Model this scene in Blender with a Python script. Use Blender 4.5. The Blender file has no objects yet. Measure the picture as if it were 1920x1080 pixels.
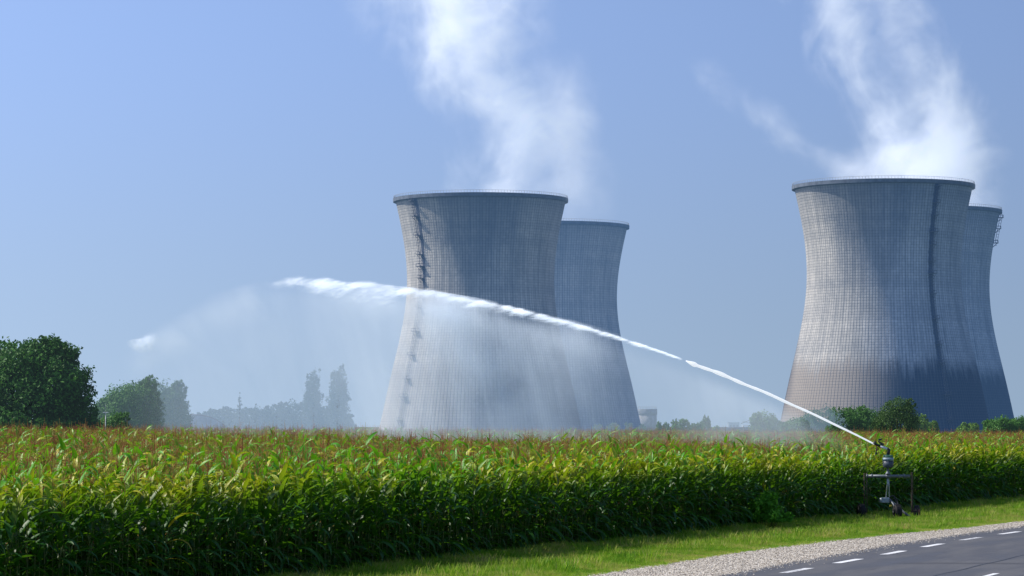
import bpy, bmesh, math, random
import numpy as np
from mathutils import Vector, Matrix
R = math.radians
random.seed(7); rng = np.random.default_rng(7)
sc = bpy.context.scene
col = sc.collection
F = 5500.0; EYE = 3.6; HZ = 799.0
PITCH = math.atan((HZ-540)/F)

# ------------------------------------------------------------------ helpers
def ray(px, py):
    x, u, f = px-960.0, 540.0-py, F
    return (x, f*math.cos(PITCH)-u*math.sin(PITCH), f*math.sin(PITCH)+u*math.cos(PITCH))
def at(px, py, Y):
    r = ray(px, py); k = Y/r[1]
    return Vector((r[0]*k, Y, EYE+r[2]*k))
def gnd(px, py):
    r = ray(px, py); k = -EYE/r[2]
    return Vector((r[0]*k, r[1]*k, 0))

def tag(o, label=None, cat=None, group=None, kind=None):
    if label: o['label'] = label
    if cat: o['category'] = cat
    if group: o['group'] = group
    if kind: o['kind'] = kind
    return o
def empty(name, loc=(0,0,0), rz=0):
    o = bpy.data.objects.new(name, None); col.objects.link(o)
    o.location = loc; o.rotation_euler = (0,0,rz); o.empty_display_size = .5
    return o
def link(name, me, mat=None, parent=None):
    o = bpy.data.objects.new(name, me); col.objects.link(o)
    if mat is not None: me.materials.append(mat)
    if parent: o.parent = parent
    return o
def np_mesh(name, V, Fq, smooth=False):
    V = np.asarray(V, dtype=np.float32); Fq = np.asarray(Fq, dtype=np.int32)
    me = bpy.data.meshes.new(name); n = Fq.shape[1]
    me.vertices.add(len(V)); me.vertices.foreach_set('co', V.ravel())
    me.loops.add(Fq.size); me.loops.foreach_set('vertex_index', Fq.ravel())
    me.polygons.add(len(Fq))
    me.polygons.foreach_set('loop_start', np.arange(0, Fq.size, n, dtype=np.int32))
    try: me.polygons.foreach_set('loop_total', np.full(len(Fq), n, dtype=np.int32))
    except Exception: pass
    me.update(calc_edges=True); me.validate()
    if smooth: me.polygons.foreach_set('use_smooth', np.ones(len(Fq), dtype=bool))
    return me

class MB:
    def __init__(s): s.bm = bmesh.new()
    def box(s, c, size, rot=None, bev=0):
        r = bmesh.ops.create_cube(s.bm, size=1.0)
        M = Matrix.Translation(c) @ (rot.to_4x4() if rot else Matrix.Identity(4)) @ Matrix.Diagonal((*size,1))
        bmesh.ops.transform(s.bm, matrix=M, verts=r['verts'])
        if bev:
            es = set(e for v in r['verts'] for e in v.link_edges)
            bmesh.ops.bevel(s.bm, geom=list(es), offset=bev, segments=2, affect='EDGES', profile=.6)
        return s
    def tube(s, pts, r, seg=10, caps=True):
        pts = [Vector(p) for p in pts]; n = len(pts)
        rs = r if isinstance(r, (list, tuple)) else [r]*n
        rings = []; up = None
        for i, p in enumerate(pts):
            d = (pts[min(i+1,n-1)]-pts[max(i-1,0)]).normalized()
            if up is None:
                up = Vector((0,0,1)) if abs(d.z) < .9 else Vector((1,0,0))
            a = d.cross(up).normalized(); up = a.cross(d).normalized()
            rings.append([s.bm.verts.new(p+(a*math.cos(t)+up*math.sin(t))*rs[i]) for t in [2*math.pi*k/seg for k in range(seg)]])
        for i in range(n-1):
            for k in range(seg):
                f = s.bm.faces.new((rings[i][k], rings[i][(k+1)%seg], rings[i+1][(k+1)%seg], rings[i+1][k])); f.smooth = True
        if caps:
            s.bm.faces.new(rings[0][::-1]); s.bm.faces.new(rings[-1])
        return s
    def lathe(s, prof, c=(0,0,0), axis='Z', seg=28):
        c = Vector(c); rings = []
        for (r, z) in prof:
            ring = []
            for k in range(seg):
                t = 2*math.pi*k/seg
                v = Vector((r*math.cos(t), r*math.sin(t), z))
                if axis == 'X': v = Vector((v.z, v.x, v.y))
                ring.append(s.bm.verts.new(c+v))
            rings.append(ring)
        for i in range(len(prof)-1):
            for k in range(seg):
                f = s.bm.faces.new((rings[i][k], rings[i][(k+1)%seg], rings[i+1][(k+1)%seg], rings[i+1][k])); f.smooth = True
        s.bm.faces.new(rings[0][::-1]); s.bm.faces.new(rings[-1])
        return s
    def build(s, name, mat, parent=None):
        bmesh.ops.recalc_face_normals(s.bm, faces=s.bm.faces)
        me = bpy.data.meshes.new(name); s.bm.to_mesh(me); s.bm.free()
        return link(name, me, mat, parent)

# --- tiny expression language on shader sockets
class E:
    nt = None
    def __init__(s, sock): s.s = sock
    @staticmethod
    def op(o, a, b=None, c=None, clamp=False):
        n = E.nt.nodes.new('ShaderNodeMath'); n.operation = o; n.use_clamp = clamp
        for i, v in enumerate((a, b, c)):
            if v is None: continue
            if isinstance(v, E): E.nt.links.new(v.s, n.inputs[i])
            else: n.inputs[i].default_value = float(v)
        return E(n.outputs[0])
    def __add__(s, o): return E.op('ADD', s, o)
    __radd__ = __add__
    def __sub__(s, o): return E.op('SUBTRACT', s, o)
    def __rsub__(s, o): return E.op('SUBTRACT', o, s)
    def __mul__(s, o): return E.op('MULTIPLY', s, o)
    __rmul__ = __mul__
    def __truediv__(s, o): return E.op('DIVIDE', s, o)
    def __pow__(s, o): return E.op('POWER', s, o)
def emin(a, b): return E.op('MINIMUM', a, b)
def emax(a, b): return E.op('MAXIMUM', a, b)
def eabs(a): return E.op('ABSOLUTE', a)
def esqrt(a): return E.op('SQRT', a)
def efract(a): return E.op('FRACT', a)
def efloor(a): return E.op('FLOOR', a)
def eclamp(a): return E.op('ADD', a, 0.0, clamp=True)
def smooth(a, lo, hi):
    n = E.nt.nodes.new('ShaderNodeMapRange'); n.interpolation_type = 'SMOOTHSTEP'
    E.nt.links.new(a.s, n.inputs[0]); n.inputs[1].default_value = lo; n.inputs[2].default_value = hi
    if lo > hi:
        n.inputs[1].default_value = hi; n.inputs[2].default_value = lo
        n.inputs[3].default_value = 1; n.inputs[4].default_value = 0
    return E(n.outputs[0])
def xyz(kind='Object'):
    t = E.nt.nodes.new('ShaderNodeTexCoord'); sp = E.nt.nodes.new('ShaderNodeSeparateXYZ')
    E.nt.links.new(t.outputs[kind], sp.inputs[0]); return [E(o) for o in sp.outputs]
def wpos():
    t = E.nt.nodes.new('ShaderNodeNewGeometry'); sp = E.nt.nodes.new('ShaderNodeSeparateXYZ')
    E.nt.links.new(t.outputs['Position'], sp.inputs[0]); return [E(o) for o in sp.outputs]
def vec(x, y, z):
    n = E.nt.nodes.new('ShaderNodeCombineXYZ')
    for i, v in enumerate((x, y, z)):
        if isinstance(v, E): E.nt.links.new(v.s, n.inputs[i])
        else: n.inputs[i].default_value = v
    return n.outputs[0]
def noise(v, scale, detail=4, rough=.55, dist=0, out=0, dim='3D'):
    n = E.nt.nodes.new('ShaderNodeTexNoise'); n.noise_dimensions = dim
    n.inputs['Scale'].default_value = scale; n.inputs['Detail'].default_value = detail
    n.inputs['Roughness'].default_value = rough; n.inputs['Distortion'].default_value = dist
    if v is not None: E.nt.links.new(v, n.inputs['Vector'])
    return E(n.outputs[out])
def white(v):
    n = E.nt.nodes.new('ShaderNodeTexWhiteNoise'); E.nt.links.new(v, n.inputs[0]); return E(n.outputs[0])
def mixc(f, a, b, mode='MIX'):
    n = E.nt.nodes.new('ShaderNodeMix'); n.data_type = 'RGBA'; n.blend_type = mode
    for i, v in ((0, f), (6, a), (7, b)):
        if isinstance(v, E): E.nt.links.new(v.s, n.inputs[i])
        elif isinstance(v, (int, float)): n.inputs[i].default_value = v
        elif isinstance(v, tuple): n.inputs[i].default_value = (*v, 1)
        else: E.nt.links.new(v, n.inputs[i])
    return n.outputs[2]
def ramp(f, stops):
    n = E.nt.nodes.new('ShaderNodeValToRGB'); cr = n.color_ramp
    while len(cr.elements) < len(stops): cr.elements.new(.5)
    for e, (p, c) in zip(cr.elements, stops): e.position = p; e.color = (*c, 1)
    E.nt.links.new(f.s, n.inputs[0]); return n.outputs[0]
def newmat(name):
    m = bpy.data.materials.new(name); m.use_nodes = True; E.nt = m.node_tree
    for n in list(E.nt.nodes): E.nt.nodes.remove(n)
    return m
HAZE = (.30, .43, .60)
def finish(color, rough=.8, bump=None, bstr=.3, bdist=.02, metal=0, spec=.3, haze=0, transl=0, tcol=None, hcol=None):
    nt = E.nt; out = nt.nodes.new('ShaderNodeOutputMaterial')
    p = nt.nodes.new('ShaderNodeBsdfPrincipled')
    def setc(sock, c):
        if isinstance(c, tuple): sock.default_value = (*c, 1)
        else: nt.links.new(c, sock)
    setc(p.inputs['Base Color'], color)
    if isinstance(rough, E): nt.links.new(rough.s, p.inputs['Roughness'])
    else: p.inputs['Roughness'].default_value = rough
    p.inputs['Metallic'].default_value = metal; p.inputs['Specular IOR Level'].default_value = spec
    if bump is not None:
        b = nt.nodes.new('ShaderNodeBump'); b.inputs['Strength'].default_value = bstr; b.inputs['Distance'].default_value = bdist
        nt.links.new(bump.s, b.inputs['Height']); nt.links.new(b.outputs[0], p.inputs['Normal'])
    s = p.outputs[0]
    if transl:
        t = nt.nodes.new('ShaderNodeBsdfTranslucent'); setc(t.inputs[0], tcol if tcol is not None else color)
        mx = nt.nodes.new('ShaderNodeMixShader'); mx.inputs[0].default_value = transl
        nt.links.new(s, mx.inputs[1]); nt.links.new(t.outputs[0], mx.inputs[2]); s = mx.outputs[0]
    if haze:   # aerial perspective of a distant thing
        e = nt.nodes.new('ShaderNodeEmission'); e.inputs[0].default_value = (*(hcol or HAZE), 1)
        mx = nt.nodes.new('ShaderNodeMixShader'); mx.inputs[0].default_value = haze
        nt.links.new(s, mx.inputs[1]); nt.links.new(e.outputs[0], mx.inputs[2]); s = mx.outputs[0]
    nt.links.new(s, out.inputs[0])
def simple(name, c, rough=.6, metal=0, haze=0, var=.25, scale=6, spec=.4, hcol=None):
    m = newmat(name); x, y, z = xyz()
    n = noise(vec(x, y, z), scale, 5, .6)
    finish(mixc(smooth(n, .3, .7), tuple(v*(1-var) for v in c), tuple(v*(1+var) for v in c)), rough, metal=metal, haze=haze, spec=spec, bump=n, bstr=.15, hcol=hcol)
    return m

# ------------------------------------------------------------------ camera, sun, sky
cam = bpy.data.cameras.new('camera'); cam.sensor_width = 36; cam.lens = F/1920*36
cam.clip_start = .5; cam.clip_end = 20000
co = bpy.data.objects.new('camera', cam); col.objects.link(co)
co.location = (0, 0, EYE); co.rotation_euler = (R(90)+PITCH, 0, 0); sc.camera = co

SUN_EL = R(47); az = R(12.4)
sdir = Vector((-math.cos(az)*math.cos(SUN_EL), math.sin(az)*math.cos(SUN_EL), math.sin(SUN_EL)))
sl = bpy.data.lights.new('sun', 'SUN'); sl.energy = 5.0; sl.angle = R(.5); sl.color = (1, .94, .84)
so = bpy.data.objects.new('sun', sl); col.objects.link(so); so.location = (-200, 100, 300)
so.rotation_euler = (-sdir).to_track_quat('-Z', 'Y').to_euler()
w = bpy.data.worlds.new('World'); sc.world = w; w.use_nodes = True
nt = w.node_tree; nt.nodes.clear(); E.nt = nt
sky = nt.nodes.new('ShaderNodeTexSky'); sky.sky_type = 'NISHITA'; sky.sun_disc = False
sky.sun_elevation = SUN_EL; sky.sun_rotation = math.atan2(sdir.x, sdir.y)
sky.altitude = 0; sky.air_density = 1.0; sky.dust_density = .6; sky.ozone_density = 3.0
tcs = nt.nodes.new('ShaderNodeTexCoord'); sps = nt.nodes.new('ShaderNodeSeparateXYZ'); nt.links.new(tcs.outputs['Generated'], sps.inputs[0])
_x, _y, _z = [E(o) for o in sps.outputs]
nt.links.new(vec(_x, _y, emax(_z, 0)*.85+.30), sky.inputs['Vector'])   # hazy blue all the way down to the horizon
bg = nt.nodes.new('ShaderNodeBackground'); bg.inputs[1].default_value = .144
wo = nt.nodes.new('ShaderNodeOutputWorld')
tint = mixc(smooth(_z, .0, .15), (1.44, 1.20, .97), (1.42, 1.30, 1.31))
side = emin(emax(1-_x*.55, .82), 1.12); sidec = vec(side, side, side)
nt.links.new(mixc(1.0, mixc(1.0, sky.outputs[0], tint, 'MULTIPLY'), sidec, 'MULTIPLY'), bg.inputs[0]); nt.links.new(bg.outputs[0], wo.inputs[0])
sc.view_settings.view_transform = 'Standard'; sc.view_settings.look = 'None'; sc.view_settings.exposure = 0
sc.render.engine = 'CYCLES'
sc.cycles.use_denoising = True
sc.cycles.max_bounces = 8; sc.cycles.diffuse_bounces = 3; sc.cycles.glossy_bounces = 2
sc.cycles.transmission_bounces = 3; sc.cycles.transparent_max_bounces = 24; sc.cycles.volume_bounces = 3
sc.cycles.volume_max_steps = 256

# ------------------------------------------------------------------ layout lines on the ground
TX, TY = .368, .930           # along the corn edge
NX, NY = -.930, .368          # into the field
EP = (12.7, 113.9)            # a point on the edge row of corn
def curve(pts, s0, s1):
    ys = [p[0] for p in pts]; xs = [p[1] for p in pts]
    def f(y):
        if y < ys[0]: return xs[0]+(y-ys[0])*s0
        if y > ys[-1]: return xs[-1]+(y-ys[-1])*s1
        return float(np.interp(y, ys, xs))
    return f
Xedge = curve([(70.5,4.87),(79.5,8.0),(89.4,11.5),(98,14.9),(105.5,18.1)], .34, .415)
Xgrav0 = curve([(72.3,2.1),(76.2,3.55),(82.8,5.8),(89.6,8.6),(93.8,10.6),(99,13.1),(102.6,15),(106.7,16.9),(111,18.9)], .34, .415)
Xgrav = lambda y: min(Xgrav0(y), Xedge(y)-.5)
Xdash = curve([(72,6.64),(77.6,8.67),(83,10.65),(88.2,12.5),(93,14.3),(97,15.9),(101,17.6)], .355, .42)
def Xcorn(y): return EP[0]+(y-EP[1])*TX/TY
def rise(x, y):
    """the field climbs gently away from the road, more so to the left"""
    d = (x-EP[0])*NX+(y-EP[1])*NY
    a = np.clip((d-2)/30, 0, 1); a = a*a*(3-2*a)
    f = np.clip((d-34)/60, 0, 1); f = f*f*(3-2*f)
    return a*np.clip(.20-.0085*x, -.12, .44)-.42*f*np.clip((28-x)/34, 0, 1)

def strip(name, fl, fr, y0, y1, z, mat, step=2.0, nx=1, zf=None):
    ys = []; y = y0
    while y < y1: ys.append(y); y += step if y < 200 else step*12
    V = []; Q = []
    for y in ys:
        a, b = fl(y), fr(y)
        for k in range(nx+1):
            x = a+(b-a)*k/nx; V.append((x, y, z+(zf(x, y) if zf else 0)))
    for i in range(len(ys)-1):
        for k in range(nx):
            a = i*(nx+1)+k; Q.append((a, a+1, a+nx+2, a+nx+1))
    o = link(name, np_mesh(name, V, Q), mat); tag(o, kind='structure'); return o

# ground
m = newmat('meadow'); x, y, z = wpos()
n = noise(vec(x, y, 0), .02, 6, .6); n2 = noise(vec(x, y, 0), 3, 4, .6)
finish(mixc(smooth(n2, .3, .7), ramp(n, [(.35, (.045,.075,.018)), (.6, (.10,.11,.035))]), (.05,.07,.02)), .95)
V = []; Q = []
gs = [-6000,-1500,-400,-150,0,150,400,1500,6000]
for yy in [-300, 0, 200, 420, 800, 1500, 3000, 12000]:
    for xx in gs: V.append((xx, yy, -.06))
for i in range(7):
    for k in range(8): a = i*9+k; Q.append((a, a+1, a+10, a+9))
tag(link('ground', np_mesh('ground', V, Q), m), kind='structure')
# soil below the corn
m = newmat('field_soil'); x, y, z = wpos()
n = noise(vec(x, y, 0), 4, 6, .65)
finish(ramp(n, [(.35, (.05,.038,.022)), (.65, (.12,.09,.055))]), .95, bump=n, bstr=.6, bdist=.05)
strip('field_soil', lambda y: -150 if y < 200 else -190, lambda y: Xcorn(y)+.4, -20, 420, -.01, m, step=4, nx=24, zf=rise)
# verge
m = newmat('verge_grass_ground'); x, y, z = wpos()
n = noise(vec(x, y, 0), .8, 6, .65); n2 = noise(vec(x, y, 0), 14, 3, .6)
d_in = (x-EP[0])*NX+(y-EP[1])*NY
n = n+smooth(d_in, -5.4, -8.2)*.13
finish(mixc(smooth(n2, .35, .65), ramp(n, [(.3, (.08,.21,.012)), (.5, (.22,.35,.028)), (.66, (.46,.40,.16))]), (.05,.09,.012)), .95, bump=n2, bstr=.5)
strip('grass_verge', lambda y: Xcorn(y)-.2, lambda y: Xgrav(y)+.15, -20, 600, .0, m, step=1.5, nx=3)
# gravel shoulder
m = newmat('gravel'); x, y, z = wpos()
v = E.nt.nodes.new('ShaderNodeTexVoronoi'); v.inputs['Scale'].default_value = 22
E.nt.links.new(vec(x, y, 0), v.inputs['Vector'])
vc = E(v.outputs['Color']); vd = E(v.outputs['Distance'])
n = noise(vec(x, y, 0), 1.4, 6, .7)
base = ramp(white(v.outputs['Color']), [(0, (.28,.25,.20)), (.5, (.54,.49,.42)), (1, (.76,.71,.63))])
finish(mixc(smooth(n, .52, .75), base, (.17,.14,.10)), .9, bump=1-vd, bstr=.9, bdist=.03)
def gj(y): return Xgrav(y)+.16*math.sin(y*1.7)+.12*math.sin(y*4.1+1)+.1*math.sin(y*9.3)
strip('gravel_shoulder', gj, lambda y: Xedge(y)+.12, -20, 600, .006, m, step=.35)
# asphalt
m = newmat('asphalt'); x, y, z = wpos()
n = noise(vec(x, y, 0), 40, 3, .7); n2 = noise(vec(x*.9+y*.36, (x*.93-y*.37)*4, 0), .25, 4, .5)
n3 = noise(vec(x, y, 0), .5, 5, .6)
c = mixc(smooth(n2, .38, .66), (.056,.055,.057), (.090,.089,.091))
n4 = noise(vec((x*.93-y*.37)*5.5, x*.37+y*.93, 0), .35, 3, .5)
c = mixc(smooth(n4, .5, .68)*.35, c, (.04,.04,.042))
vr = E.nt.nodes.new('ShaderNodeTexVoronoi'); vr.feature = 'DISTANCE_TO_EDGE'; vr.inputs['Scale'].default_value = .28
wv_ = noise(vec(x, y, 0), 1.2, 4, .6)
E.nt.links.new(vec(x+wv_*1.6, y+wv_*1.2, 0), vr.inputs['Vector'])
c = mixc(smooth(E(vr.outputs['Distance']), .012, .002)*smooth(n3, .45, .55)*.7, c, (.022,.022,.024))
c = mixc(smooth(n, .25, .8)*.45, c, (.14,.138,.14)); c = mixc(smooth(n3, .6, .75)*.4, c, (.045,.045,.05))
finish(c, smooth(n2, .2, .8)*.25+.5, bump=n, bstr=.35, bdist=.01, spec=.35)
def ej(y): return Xedge(y)+.05*math.sin(y*2.3)+.035*math.sin(y*6.1)
strip('road', ej, lambda y: Xedge(y)+8.4, -20, 900, .010, m, step=.5, nx=2)
# paint
m = newmat('road_paint'); x, y, z = wpos(); n = noise(vec(x, y, 0), 9, 6, .75)
nb = noise(vec(x, y, 0), .16, 2, .5)
finish(mixc(smooth(n+(nb-.5)*.9, .5, .72), (.74,.75,.76), (.17,.17,.18)), .7)
V = []; Q = []
def quad_line(f, ya, yb, wd, off, z=.015):
    k = 5
    for i in range(k):
        y0 = ya+(yb-ya)*i/k; y1 = ya+(yb-ya)*(i+1)/k; b = len(V)
        for yy in (y0, y1):
            V.append((f(yy)+off-wd/2, yy, z)); V.append((f(yy)+off+wd/2, yy, z))
        Q.append((b, b+1, b+3, b+2))
yy = 72-5.15*12
while yy < 420:
    quad_line(Xdash, yy, yy+2.45, .25, 0); yy += 5.15
yy = 71.4-13*6
while yy < 500:
    quad_line(Xdash, yy-3, yy+.4, .16, 5.25); yy += 13
tag(link('road_marking', np_mesh('road_marking', V, Q), m), kind='structure')
V = []; Q = []
m = newmat('tar_seam'); x, y, z = wpos(); finish(mixc(smooth(noise(vec(x,y,0), 6, 4), .4, .6), (.018,.018,.02), (.03,.03,.033)), .5)
for k in range(60):
    quad_line(lambda y: Xdash(y)+.03*math.sin(y*1.3), 10+k*5, 15+k*5, .07, 4.0, .0135)
tag(link('road_seam', np_mesh('road_seam', V, Q), m), kind='structure')

# ------------------------------------------------------------------ instancing on points (for stuff only)
def scatter(name, P, rot, scl, idx, kinds_coll, label, cat):
    me = bpy.data.meshes.new(name); P = np.asarray(P, dtype=np.float32)
    me.vertices.add(len(P)); me.vertices.foreach_set('co', P.ravel())
    a = me.attributes.new('rot', 'FLOAT_VECTOR', 'POINT'); a.data.foreach_set('vector', np.asarray(rot, dtype=np.float32).ravel())
    a = me.attributes.new('scl', 'FLOAT', 'POINT'); a.data.foreach_set('value', np.asarray(scl, dtype=np.float32))
    a = me.attributes.new('idx', 'INT', 'POINT'); a.data.foreach_set('value', np.asarray(idx, dtype=np.int32))
    o = link(name, me)
    g = bpy.data.node_groups.new(name, 'GeometryNodeTree')
    g.interface.new_socket('Geometry', in_out='INPUT', socket_type='NodeSocketGeometry')
    g.interface.new_socket('Geometry', in_out='OUTPUT', socket_type='NodeSocketGeometry')
    gi = g.nodes.new('NodeGroupInput'); go = g.nodes.new('NodeGroupOutput')
    ip = g.nodes.new('GeometryNodeInstanceOnPoints'); ci = g.nodes.new('GeometryNodeCollectionInfo')
    ci.inputs['Collection'].default_value = kinds_coll
    ci.inputs['Separate Children'].default_value = True; ci.inputs['Reset Children'].default_value = True
    def attr(nm, ty):
        n = g.nodes.new('GeometryNodeInputNamedAttribute'); n.data_type = ty; n.inputs['Name'].default_value = nm; return n.outputs['Attribute']
    L = g.links.new
    L(gi.outputs[0], ip.inputs['Points']); L(ci.outputs[0], ip.inputs['Instance'])
    ip.inputs['Pick Instance'].default_value = True
    L(attr('idx', 'INT'), ip.inputs['Instance Index']); L(attr('rot', 'FLOAT_VECTOR'), ip.inputs['Rotation'])
    L(attr('scl', 'FLOAT'), ip.inputs['Scale']); L(ip.outputs[0], go.inputs[0])
    md = o.modifiers.new('scatter', 'NODES'); md.node_group = g
    tag(o, label, cat, kind='stuff'); return o

# ------------------------------------------------------------------ corn
m_leaf = newmat('corn_leaf'); x, y, z = xyz(); wx, wy, wz = wpos()
gi = E.nt.nodes.new('ShaderNodeNewGeometry'); isl = E(gi.outputs['Random Per Island'])
oi = E.nt.nodes.new('ShaderNodeObjectInfo'); rnd = E(oi.outputs['Random'])
pat = noise(vec(wx, wy, 0), .11, 4, .6)
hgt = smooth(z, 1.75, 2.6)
low = mixc(isl, (.007,.058,.009), (.024,.130,.014))  # lower leaves: shade of the crop wall painted in as darker green
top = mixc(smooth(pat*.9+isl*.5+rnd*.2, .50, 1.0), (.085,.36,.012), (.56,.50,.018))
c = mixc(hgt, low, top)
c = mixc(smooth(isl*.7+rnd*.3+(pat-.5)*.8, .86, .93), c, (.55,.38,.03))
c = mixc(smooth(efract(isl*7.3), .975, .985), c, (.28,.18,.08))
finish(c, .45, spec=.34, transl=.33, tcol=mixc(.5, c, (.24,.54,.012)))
m_stalk = newmat('corn_stalk'); x, y, z = xyz()
finish(ramp(z*.38, [(0, (.10,.12,.035)), (.7, (.10,.15,.03)), (1, (.22,.16,.06))]), .6)
m_tas = newmat('corn_tassel'); x, y, z = xyz()
oi = E.nt.nodes.new('ShaderNodeObjectInfo'); rnd = E(oi.outputs['Random'])
finish(ramp(rnd, [(0, (.36,.10,.055)), (.55, (.48,.21,.08)), (.8, (.50,.38,.10)), (1, (.44,.44,.09))]), .8, transl=.3)
corn_kinds = bpy.data.collections.new('corn_kinds')
def corn_plant(seed):
    r = random.Random(seed); V = []; Q = []; MI = []
    H = 2.52+r.uniform(-.12, .12)
    def ribbon(p, az, L, W, e0, e1, seg, mi, tw=0, cup=.25):
        b = len(V); p = Vector(p); pr = None
        for i in range(seg+1):
            t = i/seg; e = e0+(e1-e0)*(t**1.25)
            d = Vector((math.cos(az)*math.cos(e), math.sin(az)*math.cos(e), math.sin(e)))
            if i: p = p+d*(L/seg)
            side = Vector((-math.sin(az), math.cos(az), 0)); up = side.cross(d)*-1
            a = tw*t; s2 = side*math.cos(a)+up*math.sin(a); n2 = up*math.cos(a)-side*math.sin(a)
            wd = W*.5*(min(1, .45+t*3))*(1-t**2.2)+.002
            V.extend([tuple(p+s2*wd+n2*cup*wd), tuple(p), tuple(p-s2*wd+n2*cup*wd)])
        for i in range(seg):
            a = b+i*3
            Q.append((a, a+1, a+4, a+3)); Q.append((a+1, a+2, a+5, a+4)); MI.extend([mi, mi])
    def stick(p0, p1, r0, r1, mi):
        b = len(V); p0 = Vector(p0); p1 = Vector(p1); d = (p1-p0).normalized()
        a = d.cross(Vector((.3,.9,.1))).normalized(); c = d.cross(a)
        for p, rr in ((p0, r0), (p1, r1)):
            for k in range(3):
                t = k*2.094; V.append(tuple(p+(a*math.cos(t)+c*math.sin(t))*rr))
        for k in range(3):
            Q.append((b+k, b+(k+1)%3, b+3+(k+1)%3, b+3+k)); MI.append(mi)
    lean = Vector((r.uniform(-.05,.05), r.uniform(-.05,.05), 0))
    P = lambda z: Vector((lean.x*z, lean.y*z, z))
    stick(P(0), P(1.2), .014, .012, 1); stick(P(1.2), P(H), .012, .005, 1)
    az0 = r.uniform(0, 6.28); nl = 14
    for i in range(nl):
        t = i/(nl-1); z = .22+t*(H-.25)
        az = az0+(i%2)*math.pi+r.gauss(0, .6)
        L = (.5+.38*math.sin(math.pi*min(1, t*.9+.18)))*r.uniform(.85, 1.15)
        if t > .85: L *= .85
        e0 = R(r.uniform(42, 74)) if t < .7 else R(r.uniform(55, 82))
        e1 = R(r.uniform(-85, 15)) if t < .6 else R(r.uniform(-45, 55))
        if t < .25: e0 = R(r.uniform(10, 45)); e1 = R(r.uniform(-85, -50))
        ribbon(P(z), az, L, r.uniform(.095, .14), e0, e1, 6, 0, r.uniform(-1.2, 1.2))
    # ears
    for k in range(r.choice([1, 1, 2])):
        z = 1.05+.14*k; az = az0+k*math.pi+1.2
        p = P(z); q = p+Vector((math.cos(az)*.09, math.sin(az)*.09, .22)); mid = p.lerp(q, .5)
        stick(p, mid, .012, .027, 1); stick(mid, q, .027, .008, 1); stick(q, q+Vector((0,0,-.04))+Vector((math.cos(az)*.03, math.sin(az)*.03, 0)), .012, .006, 2)
    # tassel
    top = P(H); stick(top, top+Vector((lean.x*.2, lean.y*.2, r.uniform(.34, .52))), .006, .003, 2)
    for k in range(r.choice([3,3,4,5])):
        a = r.uniform(0, 6.28); e = R(r.uniform(48, 78)); z = .02+.018*k; L = r.uniform(.16, .30)
        p = top+Vector((0,0,z)); q = p+Vector((math.cos(a)*math.cos(e), math.sin(a)*math.cos(e), math.sin(e)))*L
        q2 = q+Vector((math.cos(a)*.06, math.sin(a)*.06, -.01))
        stick(p, q, .004, .004, 2); stick(q, q2, .004, .002, 2)
    me = np_mesh('corn_plant', V, Q)
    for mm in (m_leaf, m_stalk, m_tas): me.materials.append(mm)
    me.polygons.foreach_set('material_index', np.array(MI, dtype=np.int32)); me.update()
    o = bpy.data.objects.new('corn_plant', me); corn_kinds.objects.link(o)
NK = 10
for k in range(NK): corn_plant(100+k)
pts = []
for i in range(0, 420):
    off = i*.75
    s = np.arange(-105, 420, .18); s = s+rng.uniform(-.05, .05, len(s)); o_ = off+rng.normal(0, .05, len(s))
    X = EP[0]+TX*s+NX*o_; Y = EP[1]+TY*s+NY*o_
    ok = (Y > 45) & (Y < 300) & (np.abs(X/np.maximum(Y,1)) < .235) & (o_ < 170)
    if i < 14: ok = (Y > 38) & (Y < 335) & (np.abs(X/np.maximum(Y,1)) < .30)
    k = rng.uniform(0, 1, len(s))
    keep = np.where(Y < 150, 1.0, np.where(Y < 200, .7, .45))
    if i < 5: keep = np.ones(len(s))
    keep = np.where(np.abs(X/np.maximum(Y,1)) > .19, keep*.7, keep)
    ok &= (k < keep)
    pts.append(np.stack([X[ok], Y[ok], rise(X[ok], Y[ok]), np.full(ok.sum(), i)], 1))
P = np.concatenate(pts); n_ = len(P)
print('CORN', n_)
rot = np.stack([rng.normal(0, .05, n_), rng.normal(.03, .05, n_), rng.uniform(0, 6.28, n_)], 1)
hv = np.sin(P[:,0]*.21+P[:,1]*.13)*.02+np.sin(P[:,0]*.9-P[:,1]*.5)*.015
scl = 1+rng.normal(0, .058, n_)+hv; scl = np.where(P[:,3] < 1, scl*.97, scl)
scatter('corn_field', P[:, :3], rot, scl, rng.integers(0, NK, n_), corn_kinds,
        'tall green maize crop with reddish brown tassels filling the field', 'corn field')

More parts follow.
